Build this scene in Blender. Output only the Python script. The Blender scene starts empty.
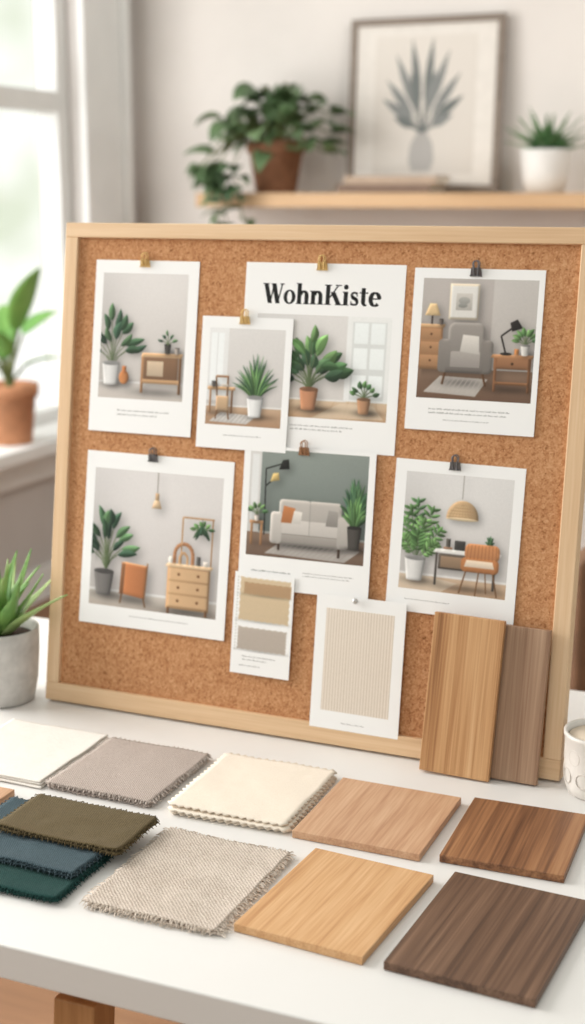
import bpy, math, random
import numpy as np
from mathutils import Vector, Matrix, noise
R=random.Random(7)
TZ=0.75
PHI=math.radians(8.6)

# ---------------------------------------------------------------- colour
def lin(c):
    o=[]
    for v in c[:3]:
        v=v/255.0
        o.append(v/12.92 if v<=0.04045 else ((v+0.055)/1.055)**2.4)
    return (o[0],o[1],o[2],1.0)

# ---------------------------------------------------------------- materials
def newmat(name,rough=0.6,spec=0.4):
    m=bpy.data.materials.new(name); m.use_nodes=True
    nt=m.node_tree; b=nt.nodes['Principled BSDF']
    b.inputs['Roughness'].default_value=rough
    b.inputs['Specular IOR Level'].default_value=spec
    return m,nt,b
def nd(nt,t,**kw):
    n=nt.nodes.new(t)
    for k,v in kw.items(): setattr(n,k,v)
    return n
def ramp(nt,fac,stops):
    r=nd(nt,'ShaderNodeValToRGB'); e=r.color_ramp.elements
    e[0].position=stops[0][0]; e[0].color=lin(stops[0][1])
    e[1].position=stops[-1][0]; e[1].color=lin(stops[-1][1])
    for p,c in stops[1:-1]:
        x=e.new(p); x.color=lin(c)
    nt.links.new(fac,r.inputs[0]); return r
def coords(nt,scale=(1,1,1),loc=(0,0,0)):
    tc=nd(nt,'ShaderNodeTexCoord'); mp=nd(nt,'ShaderNodeMapping')
    mp.inputs['Scale'].default_value=scale; mp.inputs['Location'].default_value=loc
    nt.links.new(tc.outputs['Object'],mp.inputs[0]); return mp.outputs[0]
def noi(nt,vec,scale,detail=3,rough=.5,dist=0):
    n=nd(nt,'ShaderNodeTexNoise'); n.inputs['Scale'].default_value=scale
    n.inputs['Detail'].default_value=detail; n.inputs['Roughness'].default_value=rough
    n.inputs['Distortion'].default_value=dist
    nt.links.new(vec,n.inputs['Vector']); return n.outputs['Fac']
def bump(nt,b,h,strength=.3,dist=.001):
    n=nd(nt,'ShaderNodeBump'); n.inputs['Strength'].default_value=strength; n.inputs['Distance'].default_value=dist
    nt.links.new(h,n.inputs['Height']); nt.links.new(n.outputs[0],b.inputs['Normal'])
def mth(nt,op,a,bv=None):
    n=nd(nt,'ShaderNodeMath',operation=op)
    for i,v in enumerate((a,bv)):
        if v is None: continue
        if isinstance(v,(int,float)): n.inputs[i].default_value=v
        else: nt.links.new(v,n.inputs[i])
    return n.outputs[0]
def plain(name,c,rough=.6,var=.05,scale=30,metal=0,spec=.4,bs=0):
    m,nt,b=newmat(name,rough,spec)
    f=noi(nt,coords(nt),scale,3)
    c2=[max(0,v*(1-var)) for v in c]; c3=[min(255,v*(1+var*.5)) for v in c]
    r=ramp(nt,f,[(.3,c2),(.7,c3)]); nt.links.new(r.outputs[0],b.inputs['Base Color'])
    b.inputs['Metallic'].default_value=metal
    if bs: bump(nt,b,f,bs,.001)
    return m
def wood(name,stops,axis='y',freq=55,along=1.6,rough=.5,seed=0,fine=.3,ff=6):
    m,nt,b=newmat(name,rough,.35)
    s={'x':(along,freq,freq),'y':(freq,along,freq),'z':(freq,freq,along)}[axis]
    v=coords(nt,s,(seed*3.1,seed*1.7,seed*2.3))
    f1=noi(nt,v,1.0,4,.55,.3)
    s2={'x':(along*5,freq*ff,freq*ff),'y':(freq*ff,along*5,freq*ff),'z':(freq*ff,freq*ff,along*5)}[axis]
    f2=noi(nt,coords(nt,s2),1.0,2,.5)
    f=mth(nt,'ADD',mth(nt,'MULTIPLY',f1,1-fine),mth(nt,'MULTIPLY',f2,fine))
    r=ramp(nt,f,stops); nt.links.new(r.outputs[0],b.inputs['Base Color'])
    bump(nt,b,f2,.12,.0004)
    return m
def fabric(name,c1,c2,pitch=.0016,bs=.5,var=.5,wob=.0006,rough=.95,ns=500):
    m,nt,b=newmat(name,rough,.1)
    v=coords(nt)
    n1=nd(nt,'ShaderNodeTexNoise'); n1.inputs['Scale'].default_value=140; n1.inputs['Detail'].default_value=2
    nt.links.new(v,n1.inputs['Vector'])
    vm=nd(nt,'ShaderNodeVectorMath',operation='MULTIPLY_ADD')
    nt.links.new(n1.outputs['Color'],vm.inputs[0]); vm.inputs[1].default_value=(wob*2,)*3; nt.links.new(v,vm.inputs[2])
    sx=nd(nt,'ShaderNodeSeparateXYZ'); nt.links.new(vm.outputs[0],sx.inputs[0])
    k=2*math.pi/pitch
    a=mth(nt,'SINE',mth(nt,'MULTIPLY',sx.outputs[0],k)); c=mth(nt,'SINE',mth(nt,'MULTIPLY',sx.outputs[1],k))
    h=mth(nt,'ADD',mth(nt,'MULTIPLY',mth(nt,'MULTIPLY',a,c),.5),.5)
    f2=noi(nt,v,ns,3,.7)
    f=mth(nt,'ADD',mth(nt,'MULTIPLY',h,var),mth(nt,'MULTIPLY',f2,1-var))
    r=ramp(nt,f,[(.3,c1),(.65,c2)]); nt.links.new(r.outputs[0],b.inputs['Base Color'])
    bump(nt,b,f,bs,.0012)
    b.inputs['Sheen Weight'].default_value=.06
    return m

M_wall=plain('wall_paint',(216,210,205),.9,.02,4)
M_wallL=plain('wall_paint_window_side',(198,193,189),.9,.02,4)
M_white=plain('white_trim_paint',(230,230,228),.5,.02,6)
M_table=plain('white_table_laminate',(230,227,224),.38,.012,5,spec=.45)
M_floor=wood('oak_floor_boards',[(.3,(120,84,58)),(.7,(168,125,90))],'x',9,.8,.5)
M_frX=wood('light_oak_x',[(.3,(208,171,132)),(.5,(222,188,150)),(.7,(233,203,168))],'x',70,2.2,.55)
M_frY=wood('light_oak_y',[(.3,(208,171,132)),(.5,(222,188,150)),(.7,(233,203,168))],'y',70,2.2,.55,2)
M_shelf=wood('oak_shelf',[(.3,(186,150,112)),(.7,(210,176,138))],'x',40,2,.5)
def cork():
    m,nt,b=newmat('cork',.9,.12)
    v=coords(nt)
    vo=nd(nt,'ShaderNodeTexVoronoi'); vo.inputs['Scale'].default_value=520; nt.links.new(v,vo.inputs['Vector'])
    bw=nd(nt,'ShaderNodeRGBToBW'); nt.links.new(vo.outputs['Color'],bw.inputs[0])
    vo2=nd(nt,'ShaderNodeTexVoronoi'); vo2.inputs['Scale'].default_value=260; nt.links.new(v,vo2.inputs['Vector'])
    bw2=nd(nt,'ShaderNodeRGBToBW'); nt.links.new(vo2.outputs['Color'],bw2.inputs[0])
    n=noi(nt,v,600,3,.7); n2=noi(nt,v,18,2)
    f=mth(nt,'ADD',mth(nt,'MULTIPLY',bw.outputs[0],.3),mth(nt,'MULTIPLY',n,.35))
    f=mth(nt,'ADD',f,mth(nt,'MULTIPLY',bw2.outputs[0],.22)); f=mth(nt,'ADD',f,mth(nt,'MULTIPLY',n2,.13))
    r=ramp(nt,f,[(.28,(136,90,58)),(.38,(176,122,83)),(.52,(193,141,100)),(.72,(211,164,123))])
    nt.links.new(r.outputs[0],b.inputs['Base Color']); bump(nt,b,f,.3,.0008); return m
M_cork=cork()
def printmat():
    m,nt,b=newmat('printed_paper',.5,.25)
    a=nd(nt,'ShaderNodeAttribute',attribute_name='Col'); nt.links.new(a.outputs['Color'],b.inputs['Base Color']); return m
M_print=printmat()

# ---------------------------------------------------------------- mesh builder
class MB:
    def __init__(s): s.v=[];s.f=[];s.fm=[];s.sm=[];s.mats=[]
    def mi(s,m):
        if m not in s.mats: s.mats.append(m)
        return s.mats.index(m)
    def add(s,vs,fs,mat,smooth=False,M=None):
        o=len(s.v)
        for p in vs:
            p=Vector(p)
            s.v.append(tuple(M@p) if M else tuple(p))
        k=s.mi(mat)
        for f in fs: s.f.append([o+i for i in f]); s.fm.append(k); s.sm.append(smooth)
    def box(s,x0,x1,y0,y1,z0,z1,mat,M=None):
        vs=[(x,y,z) for x in (x0,x1) for y in (y0,y1) for z in (z0,z1)]
        fs=[(0,1,3,2),(4,6,7,5),(0,4,5,1),(2,3,7,6),(0,2,6,4),(1,5,7,3)]
        s.add(vs,fs,mat,False,M)
    def lathe(s,prof,mat,seg=40,M=None,c=(0,0,0),smooth=True):
        vs=[];fs=[]
        for j,(r,z) in enumerate(prof):
            for i in range(seg):
                a=2*math.pi*i/seg
                vs.append((c[0]+r*math.cos(a),c[1]+r*math.sin(a),c[2]+z))
        for j in range(len(prof)-1):
            for i in range(seg):
                a=j*seg+i;b=j*seg+(i+1)%seg
                fs.append((a,b,b+seg,a+seg))
        fs.append(tuple(range(seg-1,-1,-1))); n=(len(prof)-1)*seg
        fs.append(tuple(range(n,n+seg)))
        s.add(vs,fs,mat,smooth,M)
    def tube(s,pts,rad,mat,seg=6,M=None,closed=False):
        pts=[Vector(p) for p in pts]; n=len(pts)
        if not isinstance(rad,(list,tuple)): rad=[rad]*n
        vs=[];fs=[];up=None
        for i,p in enumerate(pts):
            if closed: t=(pts[(i+1)%n]-pts[i-1])
            else: t=(pts[min(i+1,n-1)]-pts[max(i-1,0)])
            t.normalize()
            if up is None:
                up=Vector((0,0,1)) if abs(t.z)<.9 else Vector((1,0,0))
            a=t.cross(up).normalized(); up=a.cross(t).normalized(); b=up
            for k in range(seg):
                an=2*math.pi*k/seg; vs.append(tuple(p+(a*math.cos(an)+b*math.sin(an))*rad[i]))
        for i in range(n if closed else n-1):
            j=(i+1)%n
            for k in range(seg):
                k2=(k+1)%seg; fs.append((i*seg+k,j*seg+k,j*seg+k2,i*seg+k2))
        if not closed:
            fs.append(tuple(range(seg-1,-1,-1))); fs.append(tuple(range((n-1)*seg,n*seg)))
        s.add(vs,fs,mat,True,M)
    def leaf(s,base,az,el,L,W,droop,mat,fold=.25,n=9,shape='broad',roll=0,twist=0):
        p=Vector(base); vs=[];fs=[]
        for i in range(n+1):
            t=i/n; e=el-droop*t
            if shape=='broad': w=W*math.sin(math.pi*min(1,t**.75*1.0))**.8 if 0<t<1 else 0.0
            elif shape=='spike': w=W*(1-t)**.7*(.75+.5*math.sin(math.pi*min(1,t*1.6)))
            elif shape=='heart': w=W*(math.sin(math.pi*t**.55))**.85 if 0<t<1 else 0.0
            w=max(w,W*.03)
            d=Vector((math.cos(az)*math.cos(e),math.sin(az)*math.cos(e),math.sin(e)))
            side=Vector((-math.sin(az),math.cos(az),0)); nrm=d.cross(side); 
            rr=roll+twist*t
            sd=side*math.cos(rr)+nrm*math.sin(rr); up=nrm*math.cos(rr)-side*math.sin(rr); up=-up if up.z<0 and abs(rr)<1 else up
            for q in (-1,-.5,0,.5,1):
                vs.append(tuple(p+sd*(w*.5*q)+up*(abs(q)*w*fold)))
            p=p+d*(L/n)
        for i in range(n):
            for k in range(4):
                a=i*5+k; fs.append((a,a+1,a+6,a+5))
        s.add(vs,fs,mat,True)
        return p
    def build(s,name,matrix=None,bevel=0,solid=0,sub=0,parent=None,seg=2):
        me=bpy.data.meshes.new(name); me.from_pydata(s.v,[],s.f); me.update()
        for m in s.mats: me.materials.append(m)
        me.polygons.foreach_set('material_index',s.fm); me.polygons.foreach_set('use_smooth',s.sm)
        ob=bpy.data.objects.new(name,me); bpy.context.collection.objects.link(ob)
        if matrix is not None: ob.matrix_world=matrix
        if solid:
            k=ob.modifiers.new('s','SOLIDIFY'); k.thickness=solid; k.offset=0
        if bevel:
            k=ob.modifiers.new('b','BEVEL'); k.width=bevel; k.segments=seg; k.limit_method='ANGLE'; k.angle_limit=math.radians(40)
        if parent: ob.parent=parent
        return ob
def empty(name,loc=(0,0,0),sc=1):
    e=bpy.data.objects.new(name,None); e.location=loc; e.empty_display_size=.05; e.scale=(sc,)*3
    bpy.context.collection.objects.link(e); return e
def TR(x,y,z,rz=0): return Matrix.Translation((x,y,z))@Matrix.Rotation(rz,4,'Z')

# ---------------------------------------------------------------- photographic print pictures (colour grid meshes)
def gblur(a,sg):
    n=max(1,int(sg*3)); k=np.exp(-.5*(np.arange(-n,n+1)/sg)**2); k/=k.sum()
    def one(m,ax):
        p=[(0,0)]*m.ndim; p[ax]=(n,n); m=np.pad(m,p,mode='edge'); o=0
        L=m.shape[ax]-2*n
        for i,w in enumerate(k): o=o+w*(m[i:i+L] if ax==0 else m[:,i:i+L])
        return o
    return one(one(a,0),1)
class Pic:
    PPM=1600
    def __init__(s,ox,oy,w,h):
        s.o=(ox,oy,w,h); s.W=int(w*s.PPM); s.H=int(h*s.PPM)
        s.im=np.zeros((s.H,s.W,3)); s.rng=np.random.RandomState(s.W+s.H)
        yy,xx=np.mgrid[0:s.H,0:s.W]; s.X=(xx+.5)/s.W; s.Y=(yy+.5)/s.H; s.bg=None; s.ob=np.zeros((s.H,s.W))
    def mark(s): s.bg=1
    def mask(s,pts):
        xs=[p[0]*s.W for p in pts]; ys=[p[1]*s.H for p in pts]
        x0=max(0,int(min(xs))-1);x1=min(s.W,int(max(xs))+2);y0=max(0,int(min(ys))-1);y1=min(s.H,int(max(ys))+2)
        if x1<=x0 or y1<=y0: return None
        K=3; gx=(np.arange((x1-x0)*K)+.5)/K+x0; gy=(np.arange((y1-y0)*K)+.5)/K+y0
        GX,GY=np.meshgrid(gx,gy); ins=np.zeros(GX.shape,bool); n=len(pts)
        for i in range(n):
            ax,ay=xs[i],ys[i];bx,by=xs[(i+1)%n],ys[(i+1)%n]
            if ay==by: continue
            c=((ay>GY)!=(by>GY))&(GX<(bx-ax)*(GY-ay)/(by-ay)+ax); ins^=c
        m=ins.reshape(y1-y0,K,x1-x0,K).mean((1,3)); return m,x0,x1,y0,y1
    def poly(s,pts,c,g=None,amt=.1,a=1):
        r=s.mask(pts)
        if r is None: return
        m,x0,x1,y0,y1=r; px=[p[0] for p in pts];py=[p[1] for p in pts]
        tx=(s.X[y0:y1,x0:x1]-min(px))/(max(px)-min(px)+1e-6); ty=(s.Y[y0:y1,x0:x1]-min(py))/(max(py)-min(py)+1e-6)
        if isinstance(c,list): C=np.array(c[0],float)*(1-ty[...,None])+np.array(c[1],float)*ty[...,None]
        else: C=np.array(c,float)*np.ones(tx.shape+(1,))
        f=np.ones(tx.shape)
        if g is None or g=='y': f=1-amt+2*amt*ty
        elif g=='x': f=1+amt-2*amt*tx
        elif g=='c': f=1.06-.42*np.abs(tx-.32)**1.5*1.6
        C=C*f[...,None]; M=(m*a)[...,None]
        s.im[y0:y1,x0:x1]=s.im[y0:y1,x0:x1]*(1-M)+C*M
        if s.bg: s.ob[y0:y1,x0:x1]=np.maximum(s.ob[y0:y1,x0:x1],m*a)
    def rect(s,x0,y0,x1,y1,c,c2=None,**k): s.poly([(x0,y0),(x1,y0),(x1,y1),(x0,y1)],c if c2 is None else [c,c2],**k)
    def rr(s,x0,y0,x1,y1,r,c,asp=None,**k):
        ry=r*s.W/s.H; P=[]
        for cx,cy,a0 in ((x1-r,y0+ry,-90),(x1-r,y1-ry,0),(x0+r,y1-ry,90),(x0+r,y0+ry,180)):
            for i in range(6):
                a=math.radians(a0+18*i); P.append((cx+r*math.cos(a),cy+ry*math.sin(a)))
        s.poly(P,c,**k)
    def ell(s,cx,cy,rx,ry,c,n=24,**k): s.poly([(cx+rx*math.cos(2*math.pi*i/n),cy+ry*math.sin(2*math.pi*i/n)) for i in range(n)],c,**k)
    def line(s,pts,w,c,**k):
        k.setdefault('amt',0)
        for (ax,ay),(bx,by) in zip(pts[:-1],pts[1:]):
            dx,dy=(bx-ax)*s.W,(by-ay)*s.H; l=math.hypot(dx,dy) or 1; nx,ny=-dy/l*w*.5,dx/l*w*.5*s.W/s.H
            s.poly([(ax+nx,ay+ny),(ax-nx,ay-ny),(bx-nx,by-ny),(bx+nx,by+ny)],c,**k)
    def sh(s,x,y,rx,ry,a): 
        f=1-a*np.exp(-(((s.X-x)/rx)**2+((s.Y-y)/ry)**2)); s.im*=f[...,None]
    def glow(s,x,y,rx,ry,a):
        f=1+a*np.exp(-(((s.X-x)/rx)**2+((s.Y-y)/ry)**2)); s.im*=f[...,None]
    def leaf(s,x0,y0,x1,y1,w,c,bend=0):
        W,H=s.W,s.H; ax,ay,bx,by=x0*W,y0*H,x1*W,y1*H; dx,dy=bx-ax,by-ay; l=math.hypot(dx,dy) or 1; nx,ny=-dy/l,dx/l; w=w*W
        prof=[(0,0),(.08,.35),(.2,.72),(.35,.97),(.5,1),(.65,.88),(.8,.6),(.92,.28),(1,0)]
        def pt(t,k): 
            b=bend*l*math.sin(math.pi*t); return ((ax+dx*t+nx*(w*.5*k+b))/W,(ay+dy*t+ny*(w*.5*k+b))/H)
        j=R.uniform(.72,1.22); c=tuple(v*j for v in c); c2=tuple(min(255,v*1.25+10) for v in c)
        up=[pt(t,k) for t,k in prof]; dn=[pt(t,-k) for t,k in prof[1:-1]][::-1]; mid=[pt(t,0) for t,k in prof[1:-1]][::-1]
        s.poly(up+dn,c,amt=.2); s.poly(up+mid,c2,amt=.22)
    def rubber(s,x,y,h,sp,n,L,w,cols):
        its=[]
        for i in range(n):
            a=(i/(n-1)-.5)*2; its.append((abs(a),a))
        its.sort(reverse=True)
        for _,a in its:
            an=math.radians(78*a+R.uniform(-12,12)); k=1-.55*abs(a)+R.uniform(-.1,.1)
            bx=x+sp*.5*a; by=y+h*k*.55
            l=L*R.uniform(.8,1.15); tx=bx+l*math.sin(an); ty=by+l*math.cos(an)*s.W/s.H*.95
            s.line([(x,y),(x+(bx-x)*.4,y+(by-y)*.6),(bx,by)],.007,(80,94,62)); s.leaf(bx,by,tx,ty,w*R.uniform(.75,1.1),cols[R.randrange(len(cols))],bend=R.uniform(-.12,.12))
    def spiky(s,x,y,h,sp,n,w,cols):
        for q in R.sample(range(n),n):
            a=(q/(n-1)-.5)*2; s.leaf(x+a*sp*.12,y,x+a*sp*R.uniform(.8,1.05),y+h*(1-.6*a*a)*R.uniform(.8,1.05),w,cols[q%len(cols)],bend=.1*a)
    def frond(s,x0,y0,x1,y1,w,n,c):
        s.line([(x0,y0),(x1,y1)],.006,(70,90,56))
        dx,dy=(x1-x0)*s.W,(y1-y0)*s.H; l=math.hypot(dx,dy); ux,uy=dx/l,dy/l
        for i in range(n):
            t=.35+.65*i/(n-1); k=math.sin(math.pi*(.25+.75*(1-t)))+.25
            px,py=x0+(x1-x0)*t,y0+(y1-y0)*t
            for sg in (-1,1):
                vx,vy=ux*.55-uy*sg,uy*.55+ux*sg; q=w*k*s.W
                s.leaf(px,py,px+vx*q/s.W,py+vy*q/s.H,.03,c)
        s.leaf(x0+(x1-x0)*.9,y0+(y1-y0)*.9,x1+ux*w*.7,y1+uy*w*.7*s.W/s.H,.035,c)
    def pot(s,x,y,w,h,c):
        s.sh(x+w*.25,y,w*.9,.03,.35)
        s.poly([(x-w*.36,y),(x-w*.2,y-.006),(x+w*.2,y-.006),(x+w*.36,y),(x+w*.5,y+h),(x-w*.5,y+h)],c,g='c'); s.ell(x,y+h,w*.5,w*.12*s.W/s.H,tuple(v*.6 for v in c),amt=0)
    def finish(s,soft=True):
        im=s.im
        if s.bg:
            o=s.ob; q=s.W/190.0
            b=gblur(o,6*q); dx,dy=int(7*q),int(5*q)
            shd=np.roll(np.roll(b,dx,1),-dy,0); shd[:,:dx]=b[:,:dx]*.5; shd[-dy:]=b[-dy:]*.5
            im=im*(1-.34*(shd*(1-o)))[...,None]
            b2=gblur(o,2.2*q); gx=np.gradient(b2,axis=1); gy=np.gradient(b2,axis=0)
            im=im*(1+o*np.clip(1.6*q*gx-1.1*q*gy,-.22,.2))[...,None]
            g=im.mean(2,keepdims=True); im=g+(im-g)*.94
            # photographic tone lift of the highlights
            im=255*(im/255)**.93
        if soft: im=gblur(im,.7)
        n=gblur(s.rng.randn(s.H,s.W),.7)[...,None]
        im=im*(1+.012*n); return np.clip(im,0,255)/255

G=((46,72,48),(62,90,58),(38,60,44)); GL=((66,98,54),(86,120,68),(54,84,50))
class Flat:
    LZ=.000012
    def __init__(s): s.v=[];s.f=[];s.c=[];s.l=0;s.T=(0,0,1,1)
    def z(s): return s.l*s.LZ
    def poly(s,pts,col,up=True):
        if up: s.l+=1
        ox,oy,w,h=s.T; o=len(s.v); ar=0
        P=[(ox+x*w,oy+y*h) for x,y in pts]
        for i in range(len(P)):
            a=P[i];b=P[(i+1)%len(P)]; ar+=a[0]*b[1]-b[0]*a[1]
        cs=col if isinstance(col[0],(list,tuple)) else [col]*len(P)
        if ar<0: P=P[::-1]; cs=cs[::-1]
        for x,y in P: s.v.append((x,y,s.z()))
        s.f.append(list(range(o,o+len(P)))); s.c.append([lin(c) for c in cs])
    def rect(s,x0,y0,x1,y1,c,c2=None,up=True):
        s.poly([(x0,y0),(x1,y0),(x1,y1),(x0,y1)], c if c2 is None else [c,c,c2,c2],up)
    def ell(s,cx,cy,rx,ry,c,up=True,n=20): s.poly([(cx+rx*math.cos(2*math.pi*i/n),cy+ry*math.sin(2*math.pi*i/n)) for i in range(n)],c,up)
    def line(s,pts,w,c,up=True,nib=None):
        if up: s.l+=1
        n=len(pts); L=[];Rr=[]
        for i in range(n):
            a=pts[max(0,i-1)];b=pts[min(n-1,i+1)]; dx,dy=b[0]-a[0],b[1]-a[1]; l=math.hypot(dx,dy) or 1
            if isinstance(w,list): ww=w[i]
            else: ww=w if nib is None else nib+(w-nib)*(abs(dy)/l)**1.3
            L.append((pts[i][0]-dy/l*ww/2,pts[i][1]+dx/l*ww/2)); Rr.append((pts[i][0]+dy/l*ww/2,pts[i][1]-dx/l*ww/2))
        for i in range(n-1): s.poly([L[i],Rr[i],Rr[i+1],L[i+1]],c,False)
    def leaf(s,x0,y0,x1,y1,w,c,up=True):
        dx,dy=x1-x0,y1-y0; l=math.hypot(dx,dy) or 1; nx,ny=-dy/l,dx/l
        prof=[(0,0),(.15,.6),(.4,1),(.65,.8),(.85,.4),(1,0)]
        A=[(x0+dx*t+nx*w*.5*k,y0+dy*t+ny*w*.5*k) for t,k in prof]
        B=[(x0+dx*t-nx*w*.5*k,y0+dy*t-ny*w*.5*k) for t,k in prof[1:-1]]
        s.poly(A+B[::-1],c,up)
    def text(s,x0,x1,y,h,c=(150,148,146),rows=1,gap=2.0):
        # tiny letter-like marks grouped in words
        ox,oy,w_,h_=s.T; lw=h*h_/w_*.32
        for r in range(rows):
            x=x0; xe=x1-(x1-x0)*R.uniform(0,.25)*(r>0); s.l+=1
            while x<xe:
                for q in range(R.randint(3,8)):
                    hh=h*R.choice((.5,.5,.55,.8)); s.rect(x,y-r*h*gap,x+lw,y-r*h*gap+hh,c,None,False); x+=lw*1.55
                    if x>xe: break
                x+=lw*1.6
    def build(s,name,matrix,th=.0006,base=(245,244,243),size=None,pic=None):
        w,h=size; o=len(s.v)
        s.v+= [(x,y,z) for x in (0,w) for y in (0,h) for z in (-th,0)]
        for f in [(0,1,3,2),(4,6,7,5),(0,4,5,1),(2,3,7,6),(0,2,6,4),(1,5,7,3)]:
            s.f.append([o+i for i in f]); s.c.append([lin(base)]*4)
        cols=np.array([c for cs in s.c for c in cs],dtype=np.float32)
        if pic is not None:
            im=pic.finish(); L=np.where(im<=.04045,im/12.92,((im+.055)/1.055)**2.4)
            Hh,Ww=im.shape[:2]; ox,oy,pw,ph=pic.o; o=len(s.v)
            for j in range(Hh+1):
                y=oy+ph*j/Hh
                s.v+=[(ox+pw*i/Ww,y,.00001) for i in range(Ww+1)]
            n=Ww+1
            for j in range(Hh):
                b=o+j*n; s.f+=[(b+i,b+i+1,b+i+1+n,b+i+n) for i in range(Ww)]
            q=np.ones((Hh*Ww,4),np.float32); q[:,:3]=L.reshape(-1,3)
            cols=np.concatenate([cols,np.repeat(q,4,axis=0)])
        me=bpy.data.meshes.new(name); me.from_pydata(s.v,[],s.f); me.update()
        at=me.color_attributes.new('Col','FLOAT_COLOR','CORNER'); at.data.foreach_set('color',cols.ravel())
        me.materials.append(M_print)
        ob=bpy.data.objects.new(name,me); bpy.context.collection.objects.link(ob); ob.matrix_world=matrix; return ob

BM=Matrix.Translation((-.977,1.4712,TZ+.0034))@Matrix.Rotation(math.pi/2-PHI,4,'X')
def onboard(s,t,n,rz=0,tilt=0):
    return BM@Matrix.Translation((s,t,n))@Matrix.Rotation(rz,4,'Z')@Matrix.Rotation(tilt,4,'X')
def card(F,name,s0,s1,t0,t1,n=-.005,tilt=.01,rz=0,pic=None):
    w,h=s1-s0,t1-t0
    M=BM@Matrix.Translation((s0+w/2,t1,n))@Matrix.Rotation(rz,4,'Z')@Matrix.Rotation(-tilt,4,'X')@Matrix.Translation((-w/2,-h,0))
    return F.build(name,M,size=(w,h),pic=pic)

# ================================================================ ROOM
mb=MB(); mb.box(-2.85,4.2,-2.0,4.95,-.05,0,M_floor); mb.build('floor')
mb=MB(); mb.box(-2.85,4.2,4.8,4.95,0,3.2,M_wall); mb.build('wall_back')
mb=MB(); X0,X1=-2.85,-2.678
op=[(.3,1.9),(2.4,4.395)]; zb,zt=.56,2.85
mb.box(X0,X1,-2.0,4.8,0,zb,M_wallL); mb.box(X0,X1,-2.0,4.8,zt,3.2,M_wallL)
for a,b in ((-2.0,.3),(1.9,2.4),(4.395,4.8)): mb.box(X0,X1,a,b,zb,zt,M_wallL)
mb.build('wall_left')
M_glass=bpy.data.materials.new('window_glass'); M_glass.use_nodes=True
nt=M_glass.node_tree; nt.nodes.clear()
o_=nd(nt,'ShaderNodeOutputMaterial');mx=nd(nt,'ShaderNodeMixShader');t_=nd(nt,'ShaderNodeBsdfTransparent');g_=nd(nt,'ShaderNodeBsdfGlossy')
g_.inputs['Roughness'].default_value=.02; mx.inputs[0].default_value=.04
nt.links.new(t_.outputs[0],mx.inputs[1]);nt.links.new(g_.outputs[0],mx.inputs[2]);nt.links.new(mx.outputs[0],o_.inputs[0])
for wi,(a,b) in enumerate(op):
    e=empty('window_%d'%(wi+1))
    f=MB(); xf0,xf1=-2.80,-2.72
    f.box(xf0,xf1,a+.001,a+.07,zb+.001,zt-.001,M_white); f.box(xf0,xf1,b-.07,b-.001,zb+.001,zt-.001,M_white)
    f.box(xf0,xf1,a+.07,b-.07,zb+.001,zb+.09,M_white); f.box(xf0,xf1,a+.07,b-.07,zt-.07,zt-.001,M_white)
    f.box(xf0,xf1,a+.07,b-.07,1.672,1.742,M_white)
    f.build('sash_frame',bevel=.005,parent=e)
    f=MB(); f.box(-2.765,-2.76,a+.07,b-.07,zb+.09,zt-.07,M_glass); f.build('glass_pane',parent=e)
    f=MB()
    f.box(-2.677,-2.65,b,b+.3,zb-.02,zt+.15,M_white); f.box(-2.677,-2.65,a-.2,a,zb-.02,zt+.15,M_white)
    f.box(-2.677,-2.65,a,b,zt,zt+.15,M_white)
    f.box(-2.677,-2.632,b+.25,b+.3,zb-.02,zt+.15,M_white)
    f.build('casing',bevel=.005,parent=e)
    f=MB(); f.box(-2.719,-2.50,a-.2,b+.24,.56,.605,M_white); f.box(-2.677,-2.63,a-.18,b+.2,.44,.56,M_white); f.build('sill',bevel=.006,parent=e)
mb=MB(); mb.box(-2.677,-2.66,-2.0,4.799,0,.12,M_white); mb.build('baseboard_left',bevel=.003)
mb=MB(); mb.box(-2.659,4.2,4.783,4.799,0,.12,M_white); mb.build('baseboard_back',bevel=.003)

# ================================================================ TABLE
M_leg=wood('trestle_wood',[(.3,(170,120,76)),(.7,(200,150,102))],'z',50,2,.5)
e=empty('trestle_table')
mb=MB(); mb.box(-1.25,1.0,.935,1.785,TZ-.034,TZ,M_table); mb.build('tabletop',bevel=.002,parent=e)
mb=MB()
BEAM=[(0,1,2,3),(7,6,5,4),(0,4,5,1),(1,5,6,2),(2,6,7,3),(3,7,4,0)]
for x in (-.64,.4):
    mb.box(x-.022,x+.022,1.0,1.72,TZ-.08,TZ-.0345,M_leg)
    for y0,y1 in ((1.01,.94),(1.71,1.78)):
        v=[]
        for (yy,zz) in ((y0,TZ-.08),(y1,0)):
            v+=[(x-.022,yy-.02,zz),(x+.022,yy-.02,zz),(x+.022,yy+.02,zz),(x-.022,yy+.02,zz)]
        mb.add(v,BEAM,M_leg)
    mb.box(x-.012,x+.012,.98,1.74,.25,.29,M_leg)
mb.build('trestles',bevel=.002,parent=e)

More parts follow.
